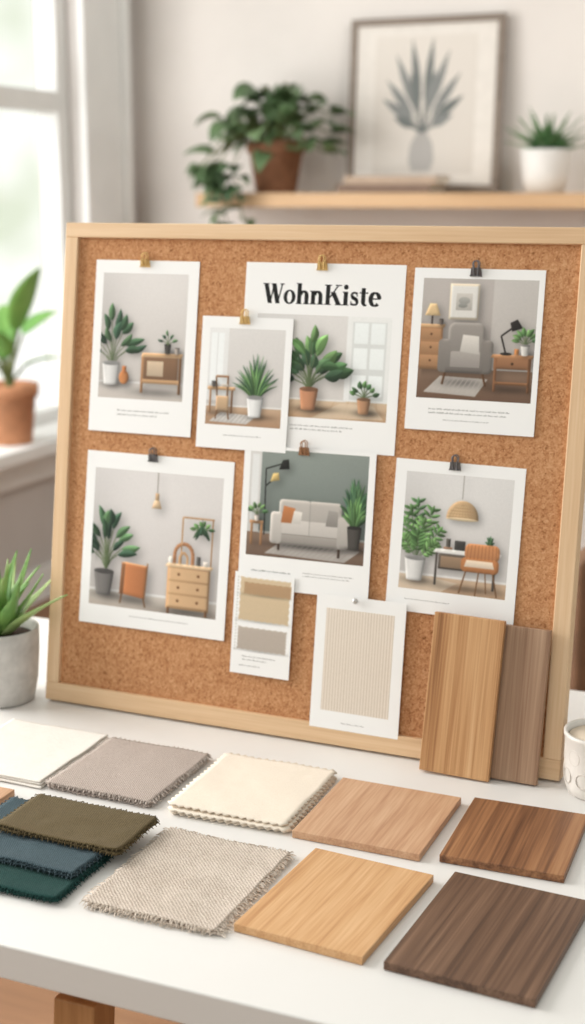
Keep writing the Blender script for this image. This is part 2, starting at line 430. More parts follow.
# ================================================================ CORK BOARD
e=empty('cork_pinboard')
W,H=.679,.617; fw=.0185
def local_build(mb,name,M,bevel=0,parent=None):
    o=mb.build(name,M,bevel)
    if parent is not None: o.parent=parent
    return o
mb=MB(); mb.box(0,W,H-fw,H,-.022,0,M_frX); mb.box(0,W,0,fw+.005,-.022,0,M_frX); local_build(mb,'frame_rails',BM,.0012,e)
mb=MB(); mb.box(0,fw,fw+.005,H-fw,-.022,-.0001,M_frY); mb.box(W-fw-.002,W,fw+.005,H-fw,-.022,-.0001,M_frY); local_build(mb,'frame_stiles',BM,.0012,e)
mb=MB(); mb.box(fw,W-fw-.002,fw+.005,H-fw,-.016,-.006,M_cork); local_build(mb,'cork_sheet',BM,0,e)
mb=MB()
top=BM@Vector((W/2,H*.75,-.024))
v=[]
for (yy,zz) in ((top.y,top.z),(1.74,TZ+.001)):
    v+=[(top.x-.02,yy,zz),(top.x+.02,yy,zz),(top.x+.02,yy+.012,zz),(top.x-.02,yy+.012,zz)]
mb.add(v,BEAM,M_leg)
mb.build('rear_strut',parent=e)

# ================================================================ PRINTED CARDS
WD1=(190,146,104);WD2=(154,110,74);WD3=(112,78,52)
# card 1
w,h=.146,.216; F=Flat()
P=Pic(.0115,.043,.1205,.157)
P.rect(0,.13,1,1,(196,189,184),(217,212,209),amt=.0); P.glow(.75,.85,.5,.3,.03); P.sh(0,.6,.25,.5,.08)
P.rect(0,0,1,.13,(196,186,178),(210,202,196),amt=0); P.rect(0,.125,1,.14,(226,223,221),amt=0)
P.sh(.7,.06,.32,.035,.35); P.sh(.3,.14,.1,.02,.3); P.mark()
P.rubber(.15,.25,.66,.38,10,.22,.09,G); P.rubber(.16,.25,.44,.28,6,.2,.085,G); P.pot(.14,.11,.21,.17,(214,212,210))
P.ell(.3,.17,.06,.055,(190,120,70),g='c'); P.rect(.275,.2,.325,.26,(182,110,64),g='c')
P.rect(.53,.15,.93,.34,(122,90,66),amt=.1); P.rect(.57,.19,.76,.31,(198,174,146)); P.rect(.5,.055,.53,.35,WD2); P.rect(.94,.055,.97,.35,WD3); P.rect(.52,.13,.95,.165,(190,148,106)); P.poly([(.49,.34),(.97,.34),(.985,.375),(.51,.375)],(210,168,124))
P.pot(.8,.375,.08,.07,(62,58,54)); P.rubber(.8,.44,.12,.1,5,.07,.035,G); P.pot(.91,.375,.06,.045,(150,140,132))
F.T=(0,0,w,h); F.text(.28,.78,.125,.012,rows=2)
card(F,'plant_photo_card',.0445,.0445+w,.3555,.3555+h,-.0052,.008,pic=P)
# card 2
w,h=.2035,.221; F=Flat(); bx,by=.2538,.3515
P=Pic(.0185,.038,.172,.122)
P.rect(0,.18,1,1,(210,204,199),(224,220,217),amt=0); P.sh(.1,.6,.3,.6,.06)
P.rect(.68,.17,1,1,(236,236,234),amt=.01); P.rect(.72,.2,.97,.95,(216,218,216),amt=.02)
for a in (.735,.855):
    for b in (.24,.5,.74): P.rect(a,b,a+.1,b+.2,(240,244,243),amt=.01)
P.rect(0,0,1,.18,(188,150,116),(214,187,156),amt=0)
for k in range(9): P.line([(k*.13-.1,0),(.12+k*.1,.18)],.004,(170,132,98),a=.5)
P.poly([(.45,0),(.98,.02),(.9,.15),(.66,.16)],(228,208,182),a=.6,amt=0); P.rect(0,.172,.7,.19,(228,225,222),amt=0)
P.sh(.5,.09,.16,.03,.3); P.sh(.86,.08,.1,.03,.3); P.mark()
P.rubber(.42,.28,.62,.34,12,.16,.078,GL); P.rubber(.42,.28,.4,.22,8,.14,.075,G); P.rubber(.42,.32,.72,.16,5,.15,.07,GL); P.pot(.42,.08,.14,.2,(190,130,94))
P.rubber(.83,.21,.2,.12,7,.06,.035,GL); P.pot(.83,.07,.1,.14,(176,130,96))
F.T=(0,0,w,h)
F.text(.34,.74,.125,.010,rows=2)
TH=.0238; K=(26,25,25)
cur=[.0240]
F.l=2
def gl(x): F.T=(cur[0]+x*TH,.1725,TH,TH)
S=.22;sf=.05
def serif(x0,x1,y,top=False): F.rect(x0,y-(sf if top else 0),x1,y+(0 if top else sf),K,None,False)
def diag(x0,y0,x1,y1,ww): F.poly([(x0-ww/2,y0),(x0+ww/2,y0),(x1+ww/2,y1),(x1-ww/2,y1)],K,False)
def ring(cx,cy,rx,ry,ix,iy,n=28):
    for i in range(n):
        a=2*math.pi*i/n;b=2*math.pi*(i+1)/n
        F.poly([(cx+rx*math.cos(a),cy+ry*math.sin(a)),(cx+rx*math.cos(b),cy+ry*math.sin(b)),(cx+ix*math.cos(b),cy+iy*math.sin(b)),(cx+ix*math.cos(a),cy+iy*math.sin(a))],K,False)
def arc(cx,cy,rx,ry,a0,a1,n=16): return [(cx+rx*math.cos(math.radians(a0+(a1-a0)*i/n)),cy+ry*math.sin(math.radians(a0+(a1-a0)*i/n))) for i in range(n+1)]
def stem(x,y0,y1,bot=True,topL=True):
    F.rect(x-S/2,y0,x+S/2,y1,K,None,False)
    if bot: serif(x-S/2-.06,x+S/2+.06,y0)
    if topL: serif(x-S/2-.07,x,y1,True)
def adv(a): cur[0]+=a*TH
gl(0); diag(.15,1,.40,0,.24); diag(.40,0,.60,.98,.08); diag(.58,1,.82,0,.24); diag(.82,0,1.04,.98,.08); serif(-.02,.34,1,True); serif(.92,1.16,1,True); serif(.44,.72,1,True); adv(1.12)
gl(0); ring(.34,.34,.33,.36,.125,.29); adv(.70)
gl(0); stem(.17,0,1.04); F.line(arc(.40,.42,.165,.21,165,0),S*.95,K,False,.11); F.rect(.458,0,.672,.44,K,None,False); serif(.40,.73,0); adv(.75)
gl(0); stem(.17,0,.68); F.line(arc(.40,.42,.165,.21,165,0),S*.95,K,False,.11); F.rect(.458,0,.672,.44,K,None,False); serif(.40,.73,0); adv(.76)
gl(0); F.rect(.09,0,.31,1,K,None,False); serif(.01,.39,0); serif(.01,.39,1,True); diag(.3,.36,.74,.98,.09); diag(.46,.64,.8,0,.26); serif(.58,.92,1,True); serif(.6,.98,0); adv(.98)
gl(0); stem(.17,0,.68); F.ell(.17,.90,.125,.125,K,False); adv(.36)
gl(0)
F.line(arc(.27,.5,.15,.14,40,180,8)+[(.15,.43),(.27,.36),(.38,.3),(.42,.2)]+arc(.27,.17,.16,.13,10,-150,9),.13,K,False,.09); F.line([(.14,.47),(.2,.385),(.36,.32),(.42,.2)],.18,K,False); F.rect(.38,.44,.44,.66,K,None,False); F.rect(.07,.02,.13,.22,K,None,False); adv(.53)
gl(0); F.rect(.1,.16,.315,.88,K,None,False); F.rect(.0,.61,.46,.675,K,None,False); F.line(arc(.335,.18,.125,.14,180,300,8),[.215,.2,.18,.16,.14,.12,.1,.08,.07],K,False); adv(.48)
gl(0); F.line(arc(.34,.34,.225,.31,5,315,26),S*1.03,K,False,.1); F.rect(.16,.33,.62,.395,K,None,False); adv(.66)
card(F,'wohnkiste_poster',bx,bx+w,by,by+h,-.0056,.004,pic=P)
# card 3
w,h=.121,.161; F=Flat()
P=Pic(.011,.029,.101,.118)
P.rect(0,.2,1,1,(204,198,194),(219,215,212),amt=0); P.rect(0,.25,.26,1,(228,227,226),amt=.02); P.rect(.03,.42,.2,.95,(240,242,242),amt=0); P.line([(.115,.42),(.115,.95)],.012,(215,215,214))
P.rect(0,0,1,.2,(168,130,100),(194,162,132),amt=0); P.rect(0,.192,1,.21,(226,223,220),amt=0)
P.poly([(.05,.03),(.55,.02),(.68,.11),(.2,.13)],(214,208,203))
for i in range(8): P.line([(.1+.06*i,.03),(.22+.055*i,.12)],.008,(170,162,156))
P.sh(.2,.12,.2,.03,.3); P.mark()
P.rect(.13,.15,.3,.3,(194,160,124)); P.rect(.04,.12,.065,.38,WD2); P.rect(.33,.12,.355,.38,WD3); P.rect(.01,.36,.38,.395,(200,158,114)); P.line([(.14,.3),(.12,.5)],.02,WD3); P.line([(.28,.3),(.28,.5)],.02,WD3); P.line([(.12,.5),(.29,.5)],.025,WD2); P.line([(.15,.15),(.13,.06)],.018,WD3); P.line([(.29,.15),(.31,.06)],.018,WD3)
P.pot(.09,.395,.06,.05,(80,76,72)); P.rect(.2,.395,.3,.42,(170,158,146))
P.spiky(.65,.28,.48,.32,31,.022,G); P.spiky(.65,.28,.38,.28,21,.022,GL); P.pot(.65,.1,.22,.2,(222,221,220))
F.T=(0,0,w,h); F.text(.3,.72,.1,.012,rows=1)
card(F,'plant_photo_card',.1995,.1995+w,.345,.345+h,-.0035,.010,pic=P)
# card 4
w,h=.1525,.1855; F=Flat()
P=Pic(.0115,.037,.1345,.137)
P.rect(0,.26,1,1,(158,149,143),(182,174,169),amt=0); P.rect(.62,.26,1,1,(180,172,166),(196,190,185),amt=0); P.glow(.3,.8,.4,.3,.06)
P.rect(0,0,1,.26,(104,78,62),(136,108,88),amt=0); P.rect(0,.255,1,.28,(190,184,180),amt=0)
P.poly([(.06,.05),(.52,.03),(.62,.18),(.2,.19)],(194,185,177)); P.sh(.4,.14,.22,.04,.4)
for i in range(10): P.line([(.1+.045*i,.045),(.22+.04*i,.185)],.006,(176,167,159))
P.mark()
P.rect(.24,.66,.5,.96,(206,192,170)); P.rect(.255,.68,.485,.94,(224,220,214),amt=.02); P.rect(.3,.74,.44,.88,(190,184,176)); P.ell(.37,.82,.05,.03,(160,158,152)); P.ell(.36,.78,.04,.02,(140,140,134))
P.rect(0,.24,.2,.6,(158,114,78)); P.poly([(0,.59),(.21,.59),(.22,.62),(0,.62)],(198,156,112))
for yy in (.27,.38,.49): P.rect(.01,yy,.185,yy+.09,(172,126,88)); P.ell(.1,yy+.045,.01,.01,(90,60,40))
P.rect(.09,.62,.105,.7,(60,50,44)); P.poly([(.03,.69),(.17,.69),(.13,.79),(.07,.79)],(222,188,138),amt=.06); P.pot(.18,.62,.04,.04,(90,80,74)); 
P.line([(.25,.26),(.22,.12)],.018,(90,60,40)); P.line([(.56,.26),(.6,.12)],.018,(90,60,40))
P.rr(.25,.26,.57,.64,.06,(138,131,125),amt=.12); P.rr(.27,.25,.56,.4,.03,(156,148,142)); P.rr(.17,.22,.28,.5,.04,(128,121,115)); P.rr(.54,.22,.65,.5,.04,(122,115,109)); P.rect(.24,.22,.57,.27,(106,99,94)); P.poly([(.36,.4),(.53,.38),(.52,.53),(.38,.54)],(206,199,191))
P.sh(.82,.1,.2,.03,.3)
P.rect(.66,.27,.98,.36,(148,102,70)); P.rect(.665,.08,.69,.36,(126,84,56)); P.rect(.955,.08,.98,.36,(112,74,48)); P.rect(.68,.14,.96,.165,(130,88,58)); P.poly([(.63,.36),(.99,.36),(1,.39),(.65,.39)],(184,130,88)); P.ell(.82,.315,.012,.012,(70,46,30))
P.line([(.76,.39),(.71,.54),(.83,.63)],.014,(38,34,32)); P.poly([(.8,.58),(.89,.61),(.84,.68),(.78,.65)],(38,34,32)); P.ell(.76,.395,.05,.012,(38,34,32))
P.rubber(.92,.46,.17,.1,8,.08,.04,GL); P.pot(.92,.39,.08,.08,(200,196,190)); P.rect(.83,.39,.87,.44,(186,120,70),g='c')
F.T=(0,0,w,h); F.text(.18,.8,.13,.012,rows=2); F.text(.3,.65,.065,.009,rows=1)
card(F,'living_room_photo_card',.468,.468+w,.3845,.3845+h,-.0052,.010,pic=P)
# card 5
w,h=.208,.222; F=Flat()
P=Pic(.013,.025,.182,.176)
P.rect(0,.11,1,1,(200,193,190),(217,212,210),amt=0); P.glow(.55,.8,.5,.3,.03); P.sh(0,.5,.2,.6,.07)
P.rect(0,0,1,.11,(184,171,160),(202,193,184),amt=0); P.rect(0,.105,1,.125,(226,223,221),amt=0); P.sh(.36,.06,.14,.03,.3); P.sh(.78,.02,.24,.035,.35); P.mark()
P.rubber(.13,.27,.6,.22,10,.15,.062,G); P.rubber(.12,.27,.4,.18,6,.14,.058,G); P.pot(.11,.08,.16,.17,(112,108,106))
P.poly([(.27,.1),(.44,.08),(.45,.32),(.28,.33)],(186,114,70),g='x'); P.poly([(.24,.1),(.27,.1),(.28,.33),(.25,.33)],(120,78,50)); P.poly([(.24,.325),(.28,.335),(.46,.32),(.43,.31)],(208,150,102)); P.line([(.26,.1),(.25,.03)],.012,WD3); P.line([(.43,.09),(.45,.02)],.012,WD3); P.line([(.44,.08),(.455,.34)],.012,WD2)
P.rect(.61,.04,.94,.34,(180,140,100),g='x')
for yy in (.06,.155,.25): P.rect(.625,yy,.925,yy+.08,(206,166,124),g='x',amt=.05)
for yy in (.06,.155,.25):
    for xx in (.7,.85): P.ell(xx,yy+.04,.011,.011,(120,80,50),n=10)
P.poly([(.59,.34),(.95,.34),(.96,.365),(.61,.365)],(222,188,148)); P.rect(.62,.0,.64,.05,WD3); P.rect(.91,.0,.93,.05,WD3)
P.line([(.66,.365),(.66,.43)]+[(.73+.07*math.cos(math.radians(180-20*i)),.43+.08*math.sin(math.radians(20*i))) for i in range(10)]+[(.8,.365)],.026,(168,114,76)); P.line([(.7,.365),(.7,.42),(.73,.45),(.76,.42),(.76,.365)],.018,(192,148,106))
P.rect(.83,.365,.86,.43,(84,80,76),g='c'); P.rect(.88,.365,.92,.4,(206,196,186)); P.ell(.63,.39,.02,.025,(216,208,198),g='c')
P.line([(.71,.365),(.71,.7),(.95,.7)],.012,(180,138,98)); P.line([(.94,.7),(.94,.365)],.010,(160,120,82)); P.line([(.86,.7),(.86,.66)],.006,(90,90,80)); P.rubber(.86,.6,.08,.09,6,.05,.03,GL)
for k in range(7): P.leaf(.86,.65,.86+.07*math.sin(k*1.1),.56+.02*math.cos(k*2),.025,G[k%3])
P.line([(.5,1),(.5,.84)],.005,(120,110,100)); P.poly([(.46,.74),(.54,.74),(.52,.8),(.48,.8)],(214,182,144)); P.rect(.485,.8,.515,.85,(180,148,112))
F.T=(0,0,w,h); F.text(.35,.75,.065,.008,rows=1)
card(F,'bedroom_photo_card',.0445,.0445+w,.1075,.1075+h,-.0052,.008,rz=-.004,pic=P)
# card 6
w,h=.17,.174; F=Flat()
P=Pic(.0085,.040,.153,.130)
P.rect(0,.22,1,1,(102,111,106),(132,140,134),amt=0); P.glow(.5,.85,.4,.4,.06); P.rect(0,.22,.1,1,(210,207,204),amt=.02); P.rect(.02,.3,.08,.95,(226,226,225),amt=0)
P.rect(0,0,1,.22,(106,84,70),(140,114,96),amt=0); P.rect(.1,.215,1,.235,(164,166,160),amt=0)
P.poly([(.16,.03),(.84,.01),(.97,.13),(.3,.15)],(184,176,169)); P.sh(.55,.12,.36,.03,.45)
for i in range(14): P.line([(.2+.046*i,.03),(.33+.045*i,.14)],.005,(162,153,146))
P.mark()
P.line([(.15,.2),(.14,.82),(.29,.88)],.01,(34,34,32)); P.poly([(.25,.82),(.34,.83),(.33,.92),(.28,.91)],(34,34,32)); P.line([(.145,.66),(.22,.74)],.01,(34,34,32)); P.poly([(.18,.7),(.26,.72),(.25,.79),(.2,.78)],(206,176,110))
P.rect(.02,.3,.14,.33,(182,134,94)); P.rect(.03,.1,.05,.3,WD2); P.rect(.115,.1,.135,.3,WD2); P.rubber(.08,.38,.12,.08,6,.06,.03,GL); P.pot(.08,.33,.05,.05,(200,190,180))
P.rect(.27,.07,.29,.16,(60,44,34)); P.rect(.78,.05,.8,.16,(60,44,34))
P.rr(.27,.26,.54,.55,.03,(178,171,164),amt=.08); P.rr(.52,.26,.8,.55,.03,(174,167,160),amt=.08); P.rect(.26,.13,.8,.24,(154,147,140)); P.rr(.27,.22,.54,.36,.02,(200,193,186),amt=.05); P.rr(.53,.22,.8,.36,.02,(196,189,182),amt=.05)
P.line([(.27,.225),(.8,.225)],.006,(130,124,118)); P.line([(.535,.23),(.535,.55)],.005,(140,134,128))
P.rr(.2,.13,.3,.43,.03,(190,183,176),amt=.1); P.rr(.77,.13,.87,.43,.03,(180,173,166),amt=.1)
P.poly([(.29,.33),(.38,.33),(.41,.47),(.31,.49)],(184,114,68)); P.poly([(.38,.33),(.46,.33),(.47,.44),(.4,.45)],(216,209,200)); P.poly([(.67,.33),(.77,.33),(.77,.47),(.69,.48)],(146,140,134))
P.spiky(.91,.36,.44,.15,27,.03,G); P.spiky(.91,.34,.3,.13,15,.03,GL); P.pot(.91,.14,.12,.2,(72,68,64))
F.T=(0,0,w,h); F.text(.1,.4,.12,.014,(110,108,106),rows=1); F.text(.5,.88,.135,.010,rows=2)
card(F,'sofa_photo_card',.2665,.2665+w,.1785,.1785+h,-.0022,.004,rz=.004,pic=P)
# card 7
w,h=.154,.178; F=Flat()
P=Pic(.014,.027,.128,.137)
P.rect(0,.13,1,1,(204,199,196),(220,217,215),amt=0); P.sh(.05,.5,.2,.5,.07); P.glow(.6,.8,.4,.3,.03)
P.rect(0,0,1,.13,(184,150,120),(206,177,149),amt=0); P.poly([(0,0),(.4,0),(.55,.09),(.2,.13),(0,.13)],(222,204,182),a=.7,amt=0); P.rect(0,.125,1,.145,(228,225,223),amt=0); P.sh(.65,.05,.3,.03,.35)
P.mark()
P.line([(.54,1),(.54,.8)],.006,(110,100,90)); DP=[(.4,.63)]+[(.55-.15*math.cos(math.radians(10*i)),.64+.15*math.sin(math.radians(10*i))) for i in range(1,18)]+[(.7,.63)]
P.poly(DP,(202,168,126),g='c')
for k in range(5): P.line([(.405+.008*k*k,.65+.025*k),(.695-.008*k*k,.65+.025*k)],.006,(168,130,90),a=.7)
for k in range(9): P.line([(.42+.0325*k,.63),(.5+.0125*k,.78)],.004,(172,134,94),a=.7)
P.ell(.55,.632,.15,.014,(232,206,166))
for (dx,dy,L) in ((-.14,.3,.1),(-.02,.46,.1),(.12,.4,.1),(.2,.24,.09),(-.08,.4,.1),(.05,.3,.1),(.17,.12,.08),(-.13,.15,.08),(.0,.2,.09)): P.frond(.15,.26,.15+dx,.28+dy,L*.75,6,GL[R.randrange(3)])
P.pot(.14,.08,.2,.19,(214,212,210))
P.rect(.36,.2,.9,.33,(88,78,70)); P.rect(.38,.215,.58,.31,(144,118,94)); P.rect(.33,.06,.35,.34,(66,60,56)); P.rect(.87,.06,.89,.34,(66,60,56)); P.poly([(.3,.335),(.92,.335),(.94,.37),(.33,.37)],(238,235,231),amt=.02)
P.rect(.4,.37,.48,.39,(146,110,84)); P.rect(.42,.39,.46,.46,(80,76,70),g='c'); P.rect(.5,.37,.6,.45,(60,58,56)); P.rect(.8,.37,.85,.44,(206,196,186),g='c'); P.spiky(.825,.43,.1,.05,7,.02,G)
P.rr(.6,.3,.92,.44,.05,(194,128,82),amt=.1); P.rr(.57,.2,.92,.32,.04,(184,118,72),amt=.1); P.poly([(.6,.24),(.88,.24),(.86,.3),(.62,.3)],(230,208,184))
for k in range(9): P.line([(.62+.034*k,.31),(.63+.032*k,.43)],.005,(140,88,52),a=.8)
P.line([(.62,.2),(.57,.01)],.013,WD3); P.line([(.87,.2),(.92,.01)],.013,WD3); P.line([(.74,.2),(.72,.0)],.011,WD3); P.line([(.8,.2),(.82,.03)],.01,WD3)
F.T=(0,0,w,h); F.text(.15,.5,.08,.010,rows=1)
card(F,'desk_photo_card',.4605,.4605+w,.171,.171+h,-.0052,.010,rz=-.01,pic=P)
# card 8 fabric chip card
w,h=.079,.126; F=Flat(); F.LZ=.00004; F.T=(0,0,w,h)
P=Pic(.003,.028,.074,.096); P.rect(0,0,1,1,(245,244,243),amt=0)
def chip(x0,y0,x1,y1,c):
    pts=[]; n=17; m=13; tw=.016; tz=.014
    for i in range(n): pts.append((x0+(x1-x0)*i/n,y0+(tz if i%2 else 0)))
    for i in range(m): pts.append((x1-(tw if i%2 else 0),y0+(y1-y0)*i/m))
    for i in range(n): pts.append((x1-(x1-x0)*i/n,y1-(tz if i%2 else 0)))
    for i in range(m): pts.append((x0+(tw if i%2 else 0),y1-(y1-y0)*i/m))
    P.sh((x0+x1)/2,y0,abs(x1-x0)*.55,.02,.25); P.poly(pts,c,amt=.02)
    k=int((y1-y0)*60)
    for i in range(k): P.line([(x0+.02,y0+(y1-y0)*(i+.5)/k),(x1-.02,y0+(y1-y0)*(i+.5)/k)],.006,tuple(v*.94 for v in c),a=.6)
chip(.06,.4,.97,.96,(212,190,158)); chip(.13,.74,.99,.9,(182,150,116)); chip(.06,.02,.95,.32,(186,174,163))
for k in range(24): P.ell(.025,.02+.0405*k,.012,.009,(176,168,160),n=8)
F.text(.2,.75,.17,.016,rows=2); F.text(.14,.5,.08,.014,rows=1)
card(F,'fabric_colour_swatch_card',.2645,.2645+w,.0705,.0705+h,.0012,-.012,rz=-.008,pic=P)
# card 9 ribbed sample card
w,h=.1125,.162; F=Flat(); F.T=(0,0,w,h); F.text(.36,.62,.05,.011,rows=1)
P=Pic(.013,.022,.086,.124); P.rect(0,0,1,1,(220,207,192),amt=.01)
n=24
for k in range(n): P.rect((k+.15)/n,0,(k+.7)/n,1,(233,222,210),amt=.005); P.line([((k+.95)/n,0),((k+.95)/n,1)],.008,(196,179,160),a=.8)
card(F,'ribbed_fabric_sample_card',.374,.374+w,.019,.019+h,.0012,-.006,rz=-.004,pic=P)

# ================================================================ CLIPS
M_gold=plain('brass_clip',(220,186,124),.35,.05,200,metal=.4)
M_dark=plain('gunmetal_clip',(110,108,110),.3,.05,200,metal=.6)
M_cop=plain('bronze_clip',(164,122,90),.35,.05,200,metal=.5)
M_silv=plain('steel_pin',(200,198,196),.3,.03,200,metal=.6)
def clip(s,t,n,mat,sc=.9):
    mb=MB()
    w=.0078*sc
    mb.add([(-w,-.006,.0004),(w,-.006,.0004),(w*.75,.003,.0048),(-w*.75,.003,.0048),(-w*.75,.003,-.0008),(w*.75,.003,-.0008),(w,-.006,-.0004),(-w,-.006,-.0004)],
           [(0,1,2,3),(3,2,5,4),(4,5,6,7),(0,3,4,7),(1,6,5,2),(0,7,6,1)],mat)
    mb.tube([(-w,-.006,.001),(w,-.006,.001)],.0008,mat,8)
    pts=[(-.0022,-.0055,.0018)]+[(.0034*math.cos(a),.0068+.0036*math.sin(a),.0058) for a in [math.radians(200-220*i/10) for i in range(11)]]+[(.0022,-.0055,.0018)]
    mb.tube(pts,.0008*sc,mat,8)
    pts=[(-.003,.002,-.0004)]+[(.0036*math.cos(a),.0078+.0036*math.sin(a),.0006) for a in [math.radians(200-220*i/10) for i in range(11)]]+[(.003,.002,-.0004)]
    mb.tube(pts,.0007*sc,mat,8)
    mb.build('binder_clip',onboard(s,t,n),bevel=.0003)
clip(.115,.570,-.0048,M_gold);clip(.353,.571,-.0052,M_gold);clip(.257,.504,-.0032,M_gold)
clip(.541,.568,-.0048,M_dark);clip(.14,.328,-.0048,M_dark);clip(.345,.351,-.0020,M_cop);clip(.532,.347,-.0048,M_dark)
mb=MB(); mb.lathe([(.0006,-.004),(.0006,.002),(.0032,.0025),(.0036,.004),(.0028,.006),(.001,.0068)],M_silv,16)
mb.build('push_pin',onboard(.424,.1775,.0018))

# ================================================================ WOOD SAMPLES
def board_sample(name,w,d,th,mat,M,bev=.0007):
    mb=MB(); mb.box(-w/2,w/2,-d/2,d/2,0,th,mat); return mb.build(name,M,bevel=bev)
WA=wood('beech_sample_grain',[(.34,(182,137,105)),(.5,(199,157,124)),(.66,(212,174,141))],'y',70,3,.5,1,.5,5)
WB=wood('oak_sample_grain',[(.34,(186,137,92)),(.5,(206,160,114)),(.66,(219,178,134))],'y',75,2.5,.5,2,.5,5)
WC=wood('walnut_sample_grain',[(.34,(86,55,36)),(.45,(120,80,54)),(.56,(152,106,72)),(.68,(174,128,90))],'y',70,1.5,.45,3,.35,5)
WD=wood('dark_walnut_sample_grain',[(.34,(72,52,41)),(.48,(100,74,58)),(.6,(122,93,74)),(.72,(144,113,92))],'y',90,1.5,.45,4,.4,5)
WL1=wood('teak_sample_grain',[(.34,(138,93,58)),(.44,(176,128,85)),(.55,(202,156,110)),(.66,(217,176,132))],'y',100,1.2,.5,5,.35,5)
WL2=wood('grey_oak_sample_grain',[(.34,(138,106,84)),(.5,(166,134,109)),(.66,(186,155,129))],'y',90,1.5,.5,6,.4,5)
th=.008
board_sample('wood_sample_board',.138,.147,th,WA,TR(-.4535,1.303,TZ+.0005))
board_sample('wood_sample_board',.127,.168,th,WB,TR(-.428,1.115,TZ+.0005,math.radians(-4)))
board_sample('wood_sample_board',.124,.146,th,WC,TR(-.307,1.312,TZ+.0005,math.radians(2)))
board_sample('wood_sample_board',.134,.182,th,WD,TR(-.280,1.115,TZ+.0005,math.radians(-3)))
board_sample('wood_sample_board',.15,.06,th,WA,TR(-.919,1.174,TZ+.0005))
la=math.radians(11.3)
def leaning(w,h,x,y,mat,roll):
    mb=MB(); mb.box(-w/2,w/2,0,h,-th,0,mat)
    M=Matrix.Translation((x,y,TZ+.0030))@Matrix.Rotation(math.pi/2-la,4,'X')@Matrix.Rotation(roll,4,'Z')
    mb.build('wood_sample_board',M,bevel=.0007)
leaning(.082,.183,-.4130,1.4410,WL1,math.radians(-1.2))
leaning(.074,.175,-.3565,1.4512,WL2,math.radians(-.6))

# ================================================================ FABRICS
FW=fabric('ivory_wool',(222,214,205),(243,238,231),.0022,.4)
FG=fabric('greige_weave',(140,124,115),(208,194,185),.0030,.8,.5)
FC=fabric('cream_cotton',(230,215,197),(245,234,219),.0018,.35)
FK=fabric('oatmeal_boucle',(170,151,136),(232,219,207),.0042,.9,.5,.0012)
FO=fabric('olive_linen',(74,63,43),(116,101,73),.0024,.6)
FS=fabric('slate_linen',(42,57,64),(84,101,108),.0024,.6)
FT=fabric('deep_green_linen',(16,43,42),(42,78,73),.0024,.6)
FF=plain('frayed_thread',(222,208,194),.95,.08,300)
FF2=plain('frayed_thread_grey',(206,193,184),.95,.08,300)
def cloth(mb,w,d,z,mat,tooth=.0018,cell=.0028,ox=0,oy=0,rz=0,amp=.0010,seed=0,lift=0,fringe=None,flen=.004,th=.0014,knit=None,wav=.0016,fstep=1):
    nx=max(2,int(w/cell));ny=max(2,int(d/cell)); nx+=nx%2; ny+=ny%2
    c,s=math.cos(rz),math.sin(rz)
    def P(i,j):
        x=-w/2+w*i/nx;y=-d/2+d*j/ny
        if tooth:
            if i in(0,nx): x+=(-1 if i==0 else 1)*(tooth if j%2 else -tooth*.3)
            if j in(0,ny): y+=(-1 if j==0 else 1)*(tooth if i%2 else -tooth*.3)
        zz=z+amp*noise.noise(Vector((x*18,y*18,seed)))+amp*.5*noise.noise(Vector((x*60,y*60,seed)))
        if knit: 
            k=2*math.pi/knit[0]; zz+=knit[1]*math.sin(x*k)*math.sin(y*k)*(1+.5*noise.noise(Vector((x*300,y*300,0))))
        ex=max(0,abs(x)/(w/2)-.7)/.3; ey=max(0,abs(y)/(d/2)-.7)/.3
        zz+=lift*(ex*ex*ey*ey)*abs(noise.noise(Vector((x*9+seed,y*9,2))))*3
        x+=noise.noise(Vector((y*25,seed,1)))*wav; y+=noise.noise(Vector((x*25,seed,5)))*wav
        return x,y,zz
    vs=[];fs=[]
    for j in range(ny+1):
        for i in range(nx+1):
            x,y,zz=P(i,j); X=ox+x*c-y*s;Y=oy+x*s+y*c
            vs.append((X,Y,zz+th/2))
    n=len(vs)
    vs+=[(a,b,q-th) for a,b,q in vs[:n]]
    for j in range(ny):
        for i in range(nx):
            a=j*(nx+1)+i; fs.append((a,a+1,a+nx+2,a+nx+1)); fs.append((n+a,n+a+nx+1,n+a+nx+2,n+a+1))
    ring=[i for i in range(nx)]+[j*(nx+1)+nx for j in range(ny)]+[ny*(nx+1)+i for i in range(nx,0,-1)]+[j*(nx+1) for j in range(ny,0,-1)]
    for k in range(len(ring)):
        a=ring[k];b=ring[(k+1)%len(ring)]; fs.append((a,n+a,n+b,b))
    mb.add(vs,fs,mat,True)
    if fringe:
        rr=random.Random(seed+3)
        for k in range(0,len(ring),fstep):
            p=Vector(vs[ring[k]])
            cx,cy=p.x-ox,p.y-oy
            if abs(cx)/w>abs(cy)/d: dr=Vector((1 if cx>0 else -1,rr.uniform(-.4,.4),0))
            else: dr=Vector((rr.uniform(-.4,.4),1 if cy>0 else -1,0))
            L=flen*rr.uniform(.5,1.25); q=p-Vector((0,0,th*.4))
            zf=max(.0006,q.z-.0015)
            mb.tube([q,q+dr*L*.5+Vector((0,0,rr.uniform(0,.0006))),Vector((q.x+dr.x*L,q.y+dr.y*L,zf))],[.0008,.0007,.0004],fringe,4)
def stack(name,x,y,rz,w,d,layers,mat,**kw):
    mb=MB(); rr=random.Random(name+str(x))
    g=kw.pop('gap',.0026); sp=kw.pop('spread',.003)
    for i in range(layers):
        last=i==layers-1
        cloth(mb,w,d,.0013+g*i,mat,ox=0 if last else rr.uniform(-sp,sp),oy=0 if last else rr.uniform(-sp*1.3,sp*.3),rz=0 if last else rr.uniform(-.03,.03),seed=i*7+int(x*-100),**kw)
    return mb.build(name,TR(x,y,TZ+.0012,rz))
